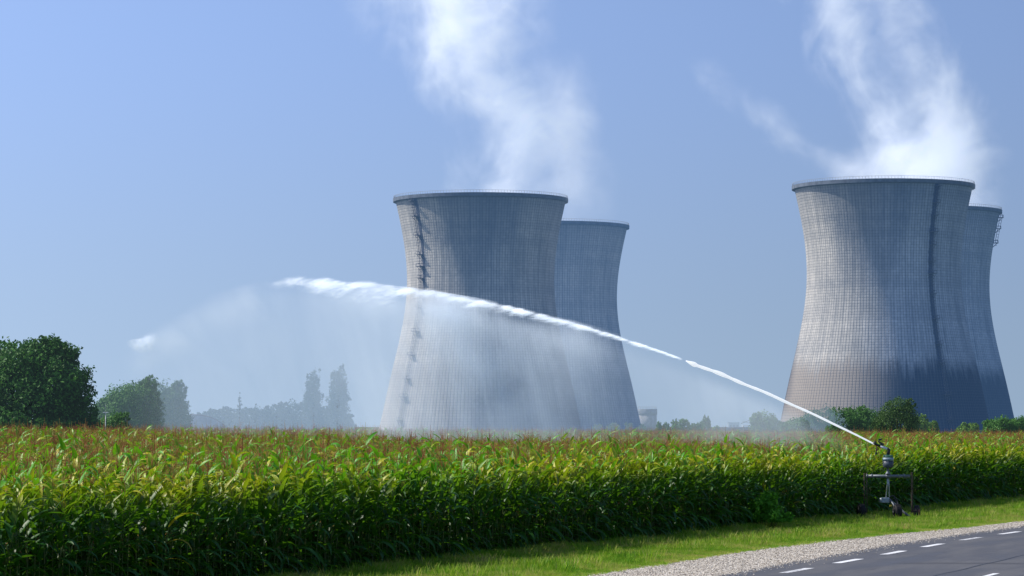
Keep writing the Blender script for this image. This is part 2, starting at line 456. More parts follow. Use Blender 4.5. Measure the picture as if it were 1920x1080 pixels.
# grass tufts on the verge
m_g = newmat('grass_blade'); x, y, z = xyz(); wx, wy, wz = wpos()
gi = E.nt.nodes.new('ShaderNodeNewGeometry'); isl = E(gi.outputs['Random Per Island'])
d_in = (wx-EP[0])*NX+(wy-EP[1])*NY
pat = noise(vec(wx, wy, 0), .55, 6, .7)*1.5-.25+smooth(d_in, -5.4, -8.2)*.12
c = ramp(pat*.8+isl*.25, [(.36, (.09,.30,.012)), (.52, (.26,.46,.026)), (.68, (.55,.48,.16))])
finish(c, .6, transl=.45, tcol=mixc(.4, c, (.35,.5,.03)))
gk = bpy.data.collections.new('grass_kinds')
for s in range(5):
    r = random.Random(s); V = []; Q = []
    for b in range(26):
        a = r.uniform(0, 6.28); q = r.uniform(0, .09); h = r.uniform(.05, .13); ln = r.uniform(.01, .06); az_ = r.uniform(0, 6.28)
        px_, py_ = q*math.cos(a), q*math.sin(a); wx_ = .005*math.cos(az_); wy_ = .005*math.sin(az_); i = len(V)
        V += [(px_-wx_, py_-wy_, 0), (px_+wx_, py_+wy_, 0), (px_+wx_*.7+ln*.4*math.cos(a), py_+wy_*.7+ln*.4*math.sin(a), h*.6), (px_-wx_*.7+ln*.4*math.cos(a), py_-wy_*.7+ln*.4*math.sin(a), h*.6)]
        V += [(px_+ln*math.cos(a), py_+ln*math.sin(a), h), (px_+ln*math.cos(a)+.001, py_+ln*math.sin(a), h)]
        Q += [(i, i+1, i+2, i+3), (i+3, i+2, i+5, i+4)]
    me = np_mesh('grass_tuft', V, Q); me.materials.append(m_g)
    gk.objects.link(bpy.data.objects.new('grass_tuft', me))
P = []
for _ in range(105000):
    y_ = random.uniform(58, 175); a = Xcorn(y_)+.1; b = Xgrav(y_)+.25+random.gauss(0, .12)
    x_ = random.uniform(a, b)
    if abs(x_/y_) > .22 and x_ > 0: continue
    P.append((x_, y_, 0))
P = np.array(P); n_ = len(P)
gs_ = .8+.5*rng.random(n_)+.35*np.sin(P[:,0]*1.1)*np.sin(P[:,1]*.7)
dg = np.array([Xgrav(v) for v in P[:,1]])-P[:,0]
gs_ = np.where(dg < .7, gs_*.6, gs_); gs_ = np.where(rng.random(n_) < .025, gs_*2.0, gs_); gs_ = np.where(P[:,0]-np.array([Xcorn(v) for v in P[:,1]]) < .8, gs_*1.7, gs_)
scatter('grass', P, np.stack([np.zeros(n_), np.zeros(n_), rng.uniform(0, 6.28, n_)], 1), np.clip(gs_, .3, 3), rng.integers(0, 5, n_), gk,
        'short green grass on the verge between corn and gravel', 'grass')
# loose stones
m_st = newmat('pebble'); oi = E.nt.nodes.new('ShaderNodeObjectInfo')
finish(ramp(E(oi.outputs['Random']), [(0, (.22,.18,.14)), (.5, (.48,.43,.36)), (1, (.74,.69,.60))]), .85)
sk = bpy.data.collections.new('stone_kinds')
for s in range(4):
    bm = bmesh.new(); bmesh.ops.create_icosphere(bm, subdivisions=1, radius=1); r = random.Random(s)
    for v in bm.verts: v.co *= r.uniform(.7, 1.15); v.co.z *= .6
    me = bpy.data.meshes.new('pebble'); bm.to_mesh(me); bm.free(); me.materials.append(m_st)
    sk.objects.link(bpy.data.objects.new('pebble', me))
P = []
for _ in range(42000):
    y_ = random.uniform(62, 150); a = Xgrav(y_)-.15; b = Xedge(y_)+.15
    x_ = random.uniform(a, b) if random.random() < .9 else random.gauss(b, .25)
    P.append((x_, y_, .012))
P = np.array(P); n_ = len(P)
scatter('gravel_stones', P, rng.uniform(0, 6.28, (n_, 3))*np.array([.1,.1,1]), rng.uniform(.008, .028, n_), rng.integers(0, 4, n_), sk,
        'pale loose gravel along the edge of the road', 'gravel')

# ------------------------------------------------------------------ leafy things
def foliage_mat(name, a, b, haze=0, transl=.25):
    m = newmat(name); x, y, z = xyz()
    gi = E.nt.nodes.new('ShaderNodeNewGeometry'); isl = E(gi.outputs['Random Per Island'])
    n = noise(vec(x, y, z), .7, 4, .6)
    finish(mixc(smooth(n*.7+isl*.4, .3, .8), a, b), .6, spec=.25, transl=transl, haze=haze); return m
m_bark = simple('bark', (.09,.07,.05), .9, scale=8)
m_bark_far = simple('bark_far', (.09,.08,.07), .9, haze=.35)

def leaf_mesh(name, lobes, nleaf, size, seed, vert=0.0):
    """lobes: (cx,cy,cz, rx,ry,rz); leaves lie through each lobe's outer shell in clumps"""
    r = np.random.default_rng(seed)
    L = np.array(lobes, dtype=float); area = L[:,3]*L[:,5]+L[:,4]*L[:,5]; pr = area/area.sum()
    # clumps
    nc = max(30, nleaf//26); li = r.choice(len(L), nc, p=pr)
    d = r.normal(size=(nc, 3)); d /= np.linalg.norm(d, axis=1)[:,None]
    rad = .95-np.minimum(np.abs(r.normal(0, .22, nc)), .6); rad *= 1+.10*np.sin(d[:,0]*7+seed)*np.cos(d[:,2]*6)
    C = L[li,:3]+d*rad[:,None]*L[li,3:6]
    cs = r.uniform(.10, .24, nc)*np.mean(L[li,3:6], axis=1)
    ci = r.integers(0, nc, nleaf); off = r.normal(0, 1, (nleaf, 3)); off /= np.linalg.norm(off, axis=1)[:,None]; off *= (r.random(nleaf)**.4*cs[ci]*1.1)[:,None]
    off[:,2] *= (1+vert)
    p = C[ci]+off; p[:,2] = np.maximum(p[:,2], .25)
    nrm = d[ci]*.6+r.normal(0, .7, (nleaf, 3))+np.array([0,0,.35]); nrm /= np.linalg.norm(nrm, axis=1)[:,None]
    a = np.cross(nrm, r.normal(size=(nleaf, 3))); a /= np.linalg.norm(a, axis=1)[:,None]; b = np.cross(nrm, a)
    s = size*r.uniform(.6, 1.3, nleaf)[:,None]
    V = np.stack([p-a*s, p-b*s*.55, p+a*s, p+b*s*.55], 1).reshape(-1, 3)
    return np_mesh(name, V, np.arange(nleaf*4).reshape(-1, 4))
def trunk_mb(h, r0, lobes, seed):
    r = random.Random(seed); mb = MB()
    mb.tube([(0,0,-.3), (0,0,.1), (.05*h*.1,0,h*.3), (0,.03*h*.1,h*.62)], [r0*1.5, r0*1.15, r0*.85, r0*.4], 9)
    for l in lobes[:9]:
        z0 = h*r.uniform(.18, .45)
        mb.tube([(0,0,z0), ((l[0])*.5, l[1]*.5, z0+(l[2]-z0)*.6), (l[0], l[1], l[2])], [r0*.5, r0*.3, r0*.08], 6)
    return mb
def tree(name, px, Y, W, H, label, cat, mat, bark, lobes=None, nleaf=6000, size=.2, seed=1, group=None, vert=0, base=0):
    """W, H in metres; lobes in units of W and H"""
    x0 = at(px, HZ, Y).x
    z0 = float(rise(x0, Y)) if Y < 335 else -.06
    t = empty(name, (x0, Y, z0)); tag(t, label, cat, group)
    if lobes is None:
        r = random.Random(seed); lobes = [(0,0,.50,.42,.42,.42)]
        for k in range(13):
            a = k*2.4; q = r.uniform(.22, .36); z = r.uniform(.25, .84)
            q *= (1.15-abs(z-.5))
            lobes.append((math.cos(a)*q, math.sin(a)*q, z, r.uniform(.13,.2), r.uniform(.13,.2), r.uniform(.11,.17)))
    LL = [(a*W, b*W, c*H, d*W, e*W, f*H) for a, b, c, d, e, f in lobes]
    link('crown', leaf_mesh('crown', LL, nleaf, size, seed, vert), mat, t)
    trunk_mb(H, max(.08, .03*H), LL[1:], seed).build('trunk', bark, t)
    return t

fm_dark = foliage_mat('leaf_dark', (.020,.085,.012), (.085,.24,.028), .03)
fm_mid = foliage_mat('leaf_mid', (.04,.14,.015), (.11,.28,.035), .03)
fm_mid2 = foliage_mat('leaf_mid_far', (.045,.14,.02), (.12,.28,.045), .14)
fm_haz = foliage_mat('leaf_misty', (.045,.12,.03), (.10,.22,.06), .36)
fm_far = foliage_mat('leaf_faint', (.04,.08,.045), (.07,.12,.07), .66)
fm_yel = foliage_mat('leaf_yellow', (.08,.19,.015), (.20,.36,.035), .05)

# large dark tree at the left edge
big = [(0,0,.50,.42,.40,.42), (.33,0,.22,.14,.2,.18), (-.40,0,.22,.14,.2,.18), (.31,.1,.38,.16,.2,.16), (.02,0,.80,.27,.27,.17), (.22,0,.62,.22,.25,.24), (-.22,0,.62,.22,.25,.24)]
r_ = random.Random(5)
for k in range(26):
    a = k*2.399; z = .16+.76*((k*.618)%1); q = .44*math.sqrt(max(.05, 1-((z-.42)/.56)**2))*r_.uniform(.82, 1.02)
    big.append((math.cos(a)*q, math.sin(a)*q, z, r_.uniform(.10,.16), r_.uniform(.10,.16), r_.uniform(.07,.12)))
tree('broadleaf_tree', 22, 262, 16.6, 11.5, 'large dense dark green tree at the left edge of the field', 'tree', fm_dark, m_bark, big, 120000, .17, 11)
# two trees next to it
wl = [(0,0,.5,.40,.38,.44), (-.2,0,.45,.25,.25,.35), (.2,0,.45,.25,.25,.35)]
for k in range(14):
    a = k*2.4; z = .18+.7*((k*.618)%1); q = .36*math.sqrt(max(.1, 1-((z-.35)/.7)**2))
    wl.append((math.cos(a)*q, math.sin(a)*q, z, .13, .13, .17))
tree('broadleaf_tree', 242, 350, 9.4, 9.6, 'mid green bushy tree right of the large dark tree', 'tree', fm_mid2, m_bark_far, wl, 60000, .15, 12, vert=.3)
tree('broadleaf_tree', 210, 345, 5.4, 5.4, 'low green tree beside the lamp post next to the large dark tree', 'tree', fm_mid, m_bark_far, wl, 24000, .13, 13, vert=.3)
tree('broadleaf_tree', 302, 372, 8.8, 9.5, 'grey green tree half lost in drifting spray', 'tree', fm_haz, m_bark_far, wl, 46000, .15, 14, vert=.3)
# misty tree line
labels = ['low faint rounded tree just right of the pale arched roof', 'low faint tree left of the small conifer in the mist',
          'faint rounded tree right of the small conifer in the mist', 'faint tree midway between the conifer and the two poplars',
          'faint broad tree at the left foot of the two poplars', 'faint low tree between the two poplars', 'faint low tree at the right foot of the right poplar']
for i, (px, W, H) in enumerate([(378,9,7.0),(418,9,8.0),(478,10,8.2),(518,9,8.4),(552,10,9.6),(608,7,8.6),(646,5,6.6)]):
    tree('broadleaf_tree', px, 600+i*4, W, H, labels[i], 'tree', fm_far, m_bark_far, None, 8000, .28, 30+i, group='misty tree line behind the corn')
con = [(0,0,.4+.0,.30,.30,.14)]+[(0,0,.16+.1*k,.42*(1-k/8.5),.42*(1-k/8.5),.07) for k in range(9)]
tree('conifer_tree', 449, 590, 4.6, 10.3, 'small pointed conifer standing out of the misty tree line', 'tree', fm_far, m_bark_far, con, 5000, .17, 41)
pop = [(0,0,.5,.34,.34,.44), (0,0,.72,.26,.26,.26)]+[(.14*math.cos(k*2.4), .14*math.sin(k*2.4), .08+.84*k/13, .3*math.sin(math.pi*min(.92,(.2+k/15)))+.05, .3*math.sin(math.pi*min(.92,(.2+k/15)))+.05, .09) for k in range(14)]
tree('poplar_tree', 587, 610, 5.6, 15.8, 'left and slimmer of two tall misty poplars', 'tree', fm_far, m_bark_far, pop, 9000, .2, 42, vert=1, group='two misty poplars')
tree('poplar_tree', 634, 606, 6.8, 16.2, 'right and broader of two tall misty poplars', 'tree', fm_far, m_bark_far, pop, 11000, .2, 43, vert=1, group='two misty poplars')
# trees on the right side
dn = [(0,0,.50,.47,.47,.47), (0,0,.62,.40,.40,.36)]
for k in range(22):
    a = k*2.399; z = .15+.75*((k*.618)%1); q = .40*math.sqrt(max(.05, 1-((z-.45)/.58)**2))
    dn.append((math.cos(a)*q, math.sin(a)*q, z, .12, .12, .10))
tree('round_tree', 1682, 380, 6.7, 7.5, 'dense round dark green tree in front of the right cooling tower', 'tree', foliage_mat('leaf_deep', (.02,.07,.008), (.08,.17,.018), .02), m_bark, dn, 26000, .10, 51)
G = 'trees and bushes between the corn and the cooling towers'
for i, (nm, px, Y, W, H, mt, lab) in enumerate([
    ('broadleaf_tree', 1626, 400, 5.6, 6.7, fm_mid, 'light green tree tucked left behind the dense round tree'),
    ('broadleaf_tree', 1588, 395, 6.4, 6.5, fm_mid, 'mid green bushy tree second to the left of the dense round tree'),
    ('broadleaf_tree', 1538, 390, 8.0, 6.7, fm_haz, 'wide grey green tree veiled in spray behind the water jet'),
    ('broadleaf_tree', 1495, 385, 5.0, 5.1, fm_mid2, 'dull green bush at the left foot of the right cooling tower'),
    ('broadleaf_tree', 1478, 420, 3.6, 4.6, fm_mid2, 'yellowish green bush right of the ragged blue green tree'),
    ('broadleaf_tree', 1434, 400, 5.2, 5.9, fm_mid2, 'ragged blue green tree right of the low white building'),
    ('bush', 1718, 390, 4.2, 5.5, fm_yel, 'yellow green bush right of the dense round tree'),
    ('bush', 1744, 400, 3.0, 4.6, fm_yel, 'small yellow green bush at the end of the row beside the dense round tree'),
    ('bush', 1812, 370, 3.6, 4.3, fm_yel, 'low green bush before the foot of the right cooling tower pair'),
    ('bush', 1878, 340, 5.0, 5.2, fm_mid, 'wide bright green bush near the right edge'),
    ('bush', 1916, 350, 4.6, 5.0, fm_mid, 'bright green bush cut by the right edge of the view'),
    ('bush', 1563, 385, 3.4, 4.2, fm_mid, 'small dark bush below the wide grey green tree'),
    ('broadleaf_tree', 1236, 620, 1.7, 5.0, fm_mid2, 'narrow faint tree just right of the small concrete tank'),
    ('broadleaf_tree', 1250, 625, 2.0, 4.7, fm_mid2, 'small rounded tree left of the wide clump beside the tank'),
    ('broadleaf_tree', 1275, 615, 5.0, 5.6, fm_mid2, 'wide blue green clump of tree between tank and slim pair'),
    ('broadleaf_tree', 1298, 618, 3.4, 4.5, fm_mid2, 'low tree on the right flank of the wide clump'),
    ('broadleaf_tree', 1315, 622, 2.4, 5.2, fm_mid2, 'left of the slim pair of trees in the gap'),
    ('broadleaf_tree', 1325, 618, 2.2, 6.2, fm_mid2, 'tallest slim tree in the gap between the cooling towers'),
    ('bush', 1343, 610, 2.6, 4.1, fm_mid2, 'small rounded bush left of the low white building'),
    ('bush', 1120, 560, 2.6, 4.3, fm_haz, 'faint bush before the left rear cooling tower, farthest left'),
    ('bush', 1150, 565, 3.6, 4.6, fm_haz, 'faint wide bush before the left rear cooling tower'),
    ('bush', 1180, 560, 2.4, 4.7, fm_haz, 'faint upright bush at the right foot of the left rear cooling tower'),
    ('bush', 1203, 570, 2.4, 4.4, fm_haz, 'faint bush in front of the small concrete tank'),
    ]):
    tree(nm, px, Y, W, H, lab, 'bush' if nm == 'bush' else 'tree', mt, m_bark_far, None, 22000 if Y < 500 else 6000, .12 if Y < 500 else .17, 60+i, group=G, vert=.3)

# weed clump at the corn edge
wc = gnd(1412, 990); t = empty('weed_clump', (wc.x+.25, wc.y-1.9, 0)); t.scale = (1.35, 1.2, 1.35); tag(t, 'bright green leafy weeds growing at the foot of the corn', 'weeds')
fm_weed = foliage_mat('weed_leaf', (.06,.24,.015), (.15,.42,.03), 0, .4)
link('foliage', leaf_mesh('foliage', [(0,0,.38,.6,.45,.42),(.5,.1,.25,.3,.3,.28),(-.5,.1,.22,.3,.3,.26),(.1,0,.75,.26,.26,.30)], 3200, .06, 5, .5), fm_weed, t)
mb = MB(); r_ = random.Random(2)
for k in range(14):
    a = r_.uniform(0, 6.28); q = r_.uniform(.1, .5); mb.tube([(q*.4*math.cos(a), q*.3*math.sin(a), 0), (q*math.cos(a), q*.7*math.sin(a), r_.uniform(.35,.8))], [.012,.005], 5)
mb.build('stems', m_stalk, t)

# ------------------------------------------------------------------ cooling towers
PROF = [(0,43.9),(5,42.7),(14.3,40.6),(27.7,37.4),(35,35.9),(43.1,34.3),(50,32.7),(55.6,31.9),(60,31.5),(64.7,31.35),(70,31.5),(76,32.0),(82,32.8),(88,33.7),(94,34.9),(98,35.8),(100.6,36.5)]
zp = [p[0] for p in PROF]
_c = np.polyfit(zp, [p[1] for p in PROF], 6)
def rad(z): return float(np.polyval(_c, z))
HT = 100.6
def tower_mat(name, haze, lowstain_shade, upshade, ang0, ang1, angl=None):
    """ang0: direction angle facing the camera"""
    m = newmat(name); x, y, z = xyz()
    ang = E.op('ARCTAN2', y, x)
    u = ang*(168/(2*math.pi)); v = z*(1/1.12)
    fu = efract(u); fv = efract(v)
    lu = smooth(eabs(fu-.5), .30, .5); lv = smooth(eabs(fv-.5), .32, .5)
    cell = white(vec(efloor(u), efloor(v), 0))
    rowr = white(vec(0.5, efloor(v*.34), 3))
    ca = E.op('COSINE', ang); sa = E.op('SINE', ang)
    big_ = noise(vec(ca*2.2, sa*2.2, z*.028), 1.6, 6, .62)
    streak = noise(vec(ca*34, sa*34, z*.03), 1.0, 5, .6)
    fine = noise(vec(x, y, z), .55, 6, .7)
    col_ = mixc(smooth(big_, .3, .72), (.57,.54,.485), (.80,.745,.66))
    col_ = mixc(cell*.28, col_, (.24,.24,.23)); col_ = mixc(rowr*.28, col_, (.25,.26,.27))
    col_ = mixc(smooth(streak, .42, .70)*.5, col_, (.15,.17,.19))
    dphi = eabs(E.op('WRAP', ang-ang1, math.pi, -math.pi))
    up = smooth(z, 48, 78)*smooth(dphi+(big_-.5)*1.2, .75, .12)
    col_ = mixc(up*upshade, col_, (.045,.10,.19))  # dark zone under the flared top, its self-shadow painted into the colour
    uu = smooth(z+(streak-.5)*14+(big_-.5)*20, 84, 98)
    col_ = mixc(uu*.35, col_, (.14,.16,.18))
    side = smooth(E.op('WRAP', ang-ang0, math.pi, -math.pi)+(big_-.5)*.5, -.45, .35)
    col_ = mixc(side*(.52 if lowstain_shade > .5 else .22), col_, mixc(1.0, col_, (.72,.95,1.42), 'MULTIPLY'))  # side away from the sun painted bluer, shade put into the colour
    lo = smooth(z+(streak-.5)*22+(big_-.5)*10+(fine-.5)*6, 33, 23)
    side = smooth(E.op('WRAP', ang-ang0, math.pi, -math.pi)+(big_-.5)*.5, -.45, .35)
    col_ = mixc(lo*lowstain_shade, col_, mixc(side, (.36,.31,.26), (.004,.022,.062)))  # tan base stain; away from the sun, shade painted in as near-black blue
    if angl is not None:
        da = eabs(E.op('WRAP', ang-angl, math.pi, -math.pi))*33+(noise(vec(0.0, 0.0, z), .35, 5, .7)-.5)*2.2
        col_ = mixc(smooth(da, 1.5, .7)*(.9 if lowstain_shade > .5 else smooth(z, 52, 66)*.75), col_, (.012,.035,.09))  # stain along the ladder; on the left tower, the ladder's shadow painted in
    col_ = mixc(eclamp(lu*.58+lv*.44)*(smooth(fine, .25, .75)*.6+.6), col_, (.12,.13,.15))
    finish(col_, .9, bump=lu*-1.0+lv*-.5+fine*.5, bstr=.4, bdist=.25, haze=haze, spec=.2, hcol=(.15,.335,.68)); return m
def tower(Xc, Y, zs, label, mat, lad, haze, face):
    t = empty('cooling_tower', (Xc, Y, -.05)); tag(t, label, 'cooling tower', 'four concrete cooling towers')
    nz, ns = 120, 240; V = []; Q = []
    zz = [HT*k/nz for k in range(nz+1)]
    prof = [(rad(z), z*zs) for z in zz]+[(rad(z)-.6, z*zs) for z in zz[::-1]]
    for (r, z) in prof:
        for k in range(ns):
            a = 2*math.pi*k/ns; V.append((r*math.cos(a), r*math.sin(a), z))
    n = len(prof)
    for i in range(n-1):
        for k in range(ns): Q.append((i*ns+k, i*ns+(k+1)%ns, (i+1)*ns+(k+1)%ns, (i+1)*ns+k))
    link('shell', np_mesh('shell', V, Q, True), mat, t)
    # rim cornice
    rt = rad(HT); mc = simple('rim_concrete', (.13,.15,.18), .9, haze=haze, scale=.5, hcol=(.15,.335,.68))
    mb = MB(); z1 = HT*zs; sg = 160
    pr = [(rt-.05, z1-1.3), (rt+.95, z1-1.0), (rt+1.0, z1+.45), (rt-1.1, z1+.45), (rt-1.1, z1-1.3)]
    rings = [[mb.bm.verts.new((r*math.cos(2*math.pi*k/sg), r*math.sin(2*math.pi*k/sg), z)) for k in range(sg)] for r, z in pr]
    for i in range(5):
        for k in range(sg): mb.bm.faces.new((rings[i][k], rings[i][(k+1)%sg], rings[(i+1)%5][(k+1)%sg], rings[(i+1)%5][k]))
    mb.build('rim', mc, t)
    mb = MB()
    for k in range(0, 180):
        a = 2*math.pi*k/180; mb.tube([(rt*math.cos(a)+.7*math.cos(a), rt*math.sin(a)+.7*math.sin(a), z1+.45), ((rt+.7)*math.cos(a), (rt+.7)*math.sin(a), z1+1.5)], .05, 4)
    ringp = [((rt+.7)*math.cos(2*math.pi*k/120), (rt+.7)*math.sin(2*math.pi*k/120), z1+1.5) for k in range(121)]
    mb.tube(ringp, .05, 4, False); mb.build('railing', simple('rail_steel', (.25,.26,.28), .5, haze=haze), t)
    # basin kerb
    mb = MB(); rb = rad(0)
    pr = [(rb+.1, -.2), (rb+2.6, -.2), (rb+2.6, 1.3), (rb+2.2, 1.3), (rb+2.2, .2), (rb+.1, .2)]
    rings = [[mb.bm.verts.new((r*math.cos(2*math.pi*k/sg), r*math.sin(2*math.pi*k/sg), z)) for k in range(sg)] for r, z in pr]
    for i in range(6):
        for k in range(sg): mb.bm.faces.new((rings[i][k], rings[i][(k+1)%sg], rings[(i+1)%6][(k+1)%sg], rings[(i+1)%6][k]))
    mb.build('basin', mc, t)
    # caged ladder with landings, following a meridian
    if lad is not None:
        a = face+lad; ms = simple('ladder_steel', (.14,.15,.17), .5, haze=haze, metal=.3, hcol=(.12,.28,.60))
        er = Vector((math.cos(a), math.sin(a), 0)); et = Vector((-math.sin(a), math.cos(a), 0))
        L = lambda z, o, s: er*(rad(z)+o)+et*s+Vector((0,0,z*zs))
        lt = link_l = None
        mb = MB(); zs_ = [1+k*2.5 for k in range(40)]
        for s in (-.45, .45):
            mb.tube([L(z, .75, s) for z in zs_ if Y != 1344 or z > 84], .08, 4)
            mb.tube([L(z, 1.75, s) for z in zs_ if Y != 1344 or z > 84], .05, 4)
        for z in np.arange(2 if Y != 1344 else 85, 99, 1.25):
            p = [L(z, .75, -.45), L(z, 1.3, -.62), L(z, 1.75, -.45), L(z, 1.75, .45), L(z, 1.3, .62), L(z, .75, .45)]
            mb.tube(p, .05, 4)
        lt = mb.build('ladder', ms, t)
        r = random.Random(int(Y)); z = 6 if Y != 1344 else 86
        while z < 99:
            mb = MB(); c = L(z, 1.2, 0); q = Matrix.Rotation(a, 3, 'Z')
            wd = r.choice([1.8, 2.2, 3.0]); mb.box(c, (2.2, wd, .2), q)
            for s in (-wd/2+.05, wd/2-.05):
                for d_ in (.2, 2.2):
                    mb.tube([L(z, d_, s), L(z, d_, s)+Vector((0,0,1.2))], .07, 4)
            for s in (-wd/2+.05, wd/2-.05): mb.tube([L(z, .2, s)+Vector((0,0,1.2)), L(z, 2.2, s)+Vector((0,0,1.2))], .07, 4)
            mb.tube([L(z, 2.2, -wd/2+.05)+Vector((0,0,1.2)), L(z, 2.2, wd/2-.05)+Vector((0,0,1.2))], .07, 4)
            mb.tube([L(z, 1.8, -wd/2+.1), L(z-1.8, .1, -wd/2+.1)], .08, 4); mb.tube([L(z, 1.8, wd/2-.1), L(z-1.8, .1, wd/2-.1)], .08, 4)
            mb.build('platform', ms, t); z += r.choice([5.0, 6.5, 8.0]) if z > 55 else r.choice([7.5, 10, 12.5])
    return t
def facing(x, y): return math.atan2(-y, -x)
T = []
for (px, D, zs, lab, lad, hz, low, ups, dang) in [
    (901, 1250, .995, 'front tower of the left pair, a water jet crossing it', -R(51), .15, .35, .5, .05),
    (1034, 1404, .985, 'rear tower of the left pair, overlapped on its left', None, .24, .3, .15, .1),
    (1658.5, 1202, 1.012, 'front tower of the right pair, dark ladder right of its middle', R(36.5), .12, .95, .45, .2),
    (1727, 1344, 1.012, 'rear tower of the right pair, only its right edge showing', R(84), .16, .92, .2, .3)]:
    X = at(px, HZ, D).x; fc = facing(X, D)
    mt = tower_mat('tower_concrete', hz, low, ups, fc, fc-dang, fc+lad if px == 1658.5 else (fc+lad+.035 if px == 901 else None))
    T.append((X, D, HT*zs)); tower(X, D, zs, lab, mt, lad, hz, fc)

# ------------------------------------------------------------------ steam plumes (volumes)
def vol_mat(name, dens, step, aniso=.25, emis=0, color=(1,1,1), ecol=(.70,.83,1)):
    """dens: E expression already made in the current tree"""
    nt = E.nt; out = nt.nodes.new('ShaderNodeOutputMaterial')
    p = nt.nodes.new('ShaderNodeVolumePrincipled')
    p.inputs['Color'].default_value = (*color, 1); p.inputs['Anisotropy'].default_value = aniso
    nt.links.new(dens.s, p.inputs['Density'])
    if emis:  # added glow in place of light scattered repeatedly inside the volume
        nt.links.new((dens*emis).s, p.inputs['Emission Strength']); p.inputs['Emission Color'].default_value = (*ecol, 1)
    nt.links.new(p.outputs[0], out.inputs['Volume'])
def floatcurve(x, pts, lo, hi):
    """piecewise-smooth f(x) through pts (x,y), x and y rescaled to 0..1 internally"""
    n = E.nt.nodes.new('ShaderNodeFloatCurve'); c = n.mapping.curves[0]
    ys = [p[1] for p in pts]; y0, y1 = min(ys), max(ys)+1e-6
    P = [((p[0]-lo)/(hi-lo), (p[1]-y0)/(y1-y0)) for p in pts]; P.sort()
    while len(c.points) < len(P): c.points.new(.5, .5)
    for q, p in zip(c.points, P): q.location = p
    n.mapping.update()
    E.nt.links.new(((x-lo)/(hi-lo)).s, n.inputs['Value'])
    return E(n.outputs[0])*(y1-y0)+y0
def plume(name, label, Y, nodes, dmax, seed, depth=1.0, step=.25, scale=.03, thr=.0, emis=0, soft=.9, yoff=0, sharp=1.0):
    """nodes: (py, px_center, half width px) bottom to top in the photo, placed at distance Y"""
    k = Y/F; W = []
    for (py, px, hw) in nodes:
        p = at(px, py, Y); W.append((p.z, p.x, hw*k))
    x0, z0 = W[0][1], W[0][0]
    m = newmat(name); x, y, z = xyz()
    W0 = [(a-z0, b-x0, c) for a, b, c in W]; zt = W0[-1][0]
    xc = floatcurve(z, [(a, b) for a, b, c in W0], 0, zt); rr = floatcurve(z, [(a, c) for a, b, c in W0], 0, zt)
    wv = noise(vec(x, y, z), scale*.55, 2, .5, out=1)
    nx = noise(vec(x+seed*37, y, z*.85), scale, 7, .62, .9)
    n2 = noise(vec(x, y+seed*11, z), scale*3.6, 4, .62, .4)
    dx = (x-xc)/rr; dy = y/(rr*depth)
    d = esqrt(dx*dx+dy*dy)
    v = (nx-.5)*3.3*sharp+(n2-.5)*1.4+(.74+thr)-d*soft
    v = eclamp(v)
    dens = v*v*dmax*smooth(d, 1.28, .9)*(smooth(z, zt, zt*.8) if nodes[-1][0] > -20 else 1.0)
    vol_mat(name, dens, step, emis=emis)
    m.cycles.volume_step_rate = step
    V = []; Q = []; ns = 24; n = 28
    zs_ = np.linspace(0, zt, n)
    for zz in zs_:
        cx = np.interp(zz, [a for a,b,c in W0], [b for a,b,c in W0]); r = np.interp(zz, [a for a,b,c in W0], [c for a,b,c in W0])*1.3
        for j in range(ns):
            a = 2*math.pi*j/ns; V.append((cx+r*math.cos(a), r*depth*math.sin(a), zz))
    for i in range(n-1):
        for j in range(ns): Q.append((i*ns+j, i*ns+(j+1)%ns, (i+1)*ns+(j+1)%ns, (i+1)*ns+j))
    b = len(V); V.append((W0[0][1], 0, 0)); V.append((W0[-1][1], 0, zt)); 
    me = bpy.data.meshes.new(name)
    Ff = [tuple(q) for q in Q]+[(b, (j+1)%ns, j) for j in range(ns)]+[(b+1, (n-1)*ns+j, (n-1)*ns+(j+1)%ns) for j in range(ns)]
    me.from_pydata(V, [], Ff); me.update()
    o = link(name, me, m); o.location = (x0, Y+yoff, z0)
    tag(o, label, 'steam plume', 'steam plumes rising from the cooling towers'); return o
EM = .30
plume('steam_plume', 'broad white steam plume drifting up left from the left front tower', 1250,
      [(385,950,128),(350,950,130),(300,962,125),(250,975,130),(200,940,150),(150,905,160),(100,878,172),(50,858,185),(0,850,198),(-60,845,210)], .054, 1, .8, .22, .021, .22, EM)
plume('steam_plume', 'faint steam haze right of the left front tower rim', 1404,
      [(430,1062,80),(380,1075,85),(330,1080,85),(280,1070,85),(220,1050,90),(160,1030,90),(80,1000,90)], .020, 5, .8, .3, .018, .02, EM)
plume('steam_plume', 'bright ragged steam plume leaning left from the right front tower', 1202,
      [(365,1705,140),(330,1712,142),(290,1730,140),(250,1725,115),(200,1705,118),(150,1665,118),(100,1622,112),(50,1590,112),(0,1560,120),(-60,1540,130)], .058, 3, .8, .22, .023, .22, EM)
plume('steam_plume', 'steam plume of the right rear tower, rising past the front rim', 1344,
      [(420,1800,72),(385,1810,76),(340,1815,80),(300,1812,85),(250,1790,90),(200,1760,95),(150,1730,95),(90,1700,95),(30,1670,95),(-60,1630,100)], .04, 4, .8, .25, .024, .10, EM)
plume('steam_wisp', 'thin detached wisp of steam left of the right front tower plume', 1230,
      [(345,1640,80),(310,1580,80),(270,1510,72),(235,1455,66),(200,1405,68),(165,1370,66),(130,1340,52),(100,1330,50)], .034, 8, .8, .25, .022, .16, EM)

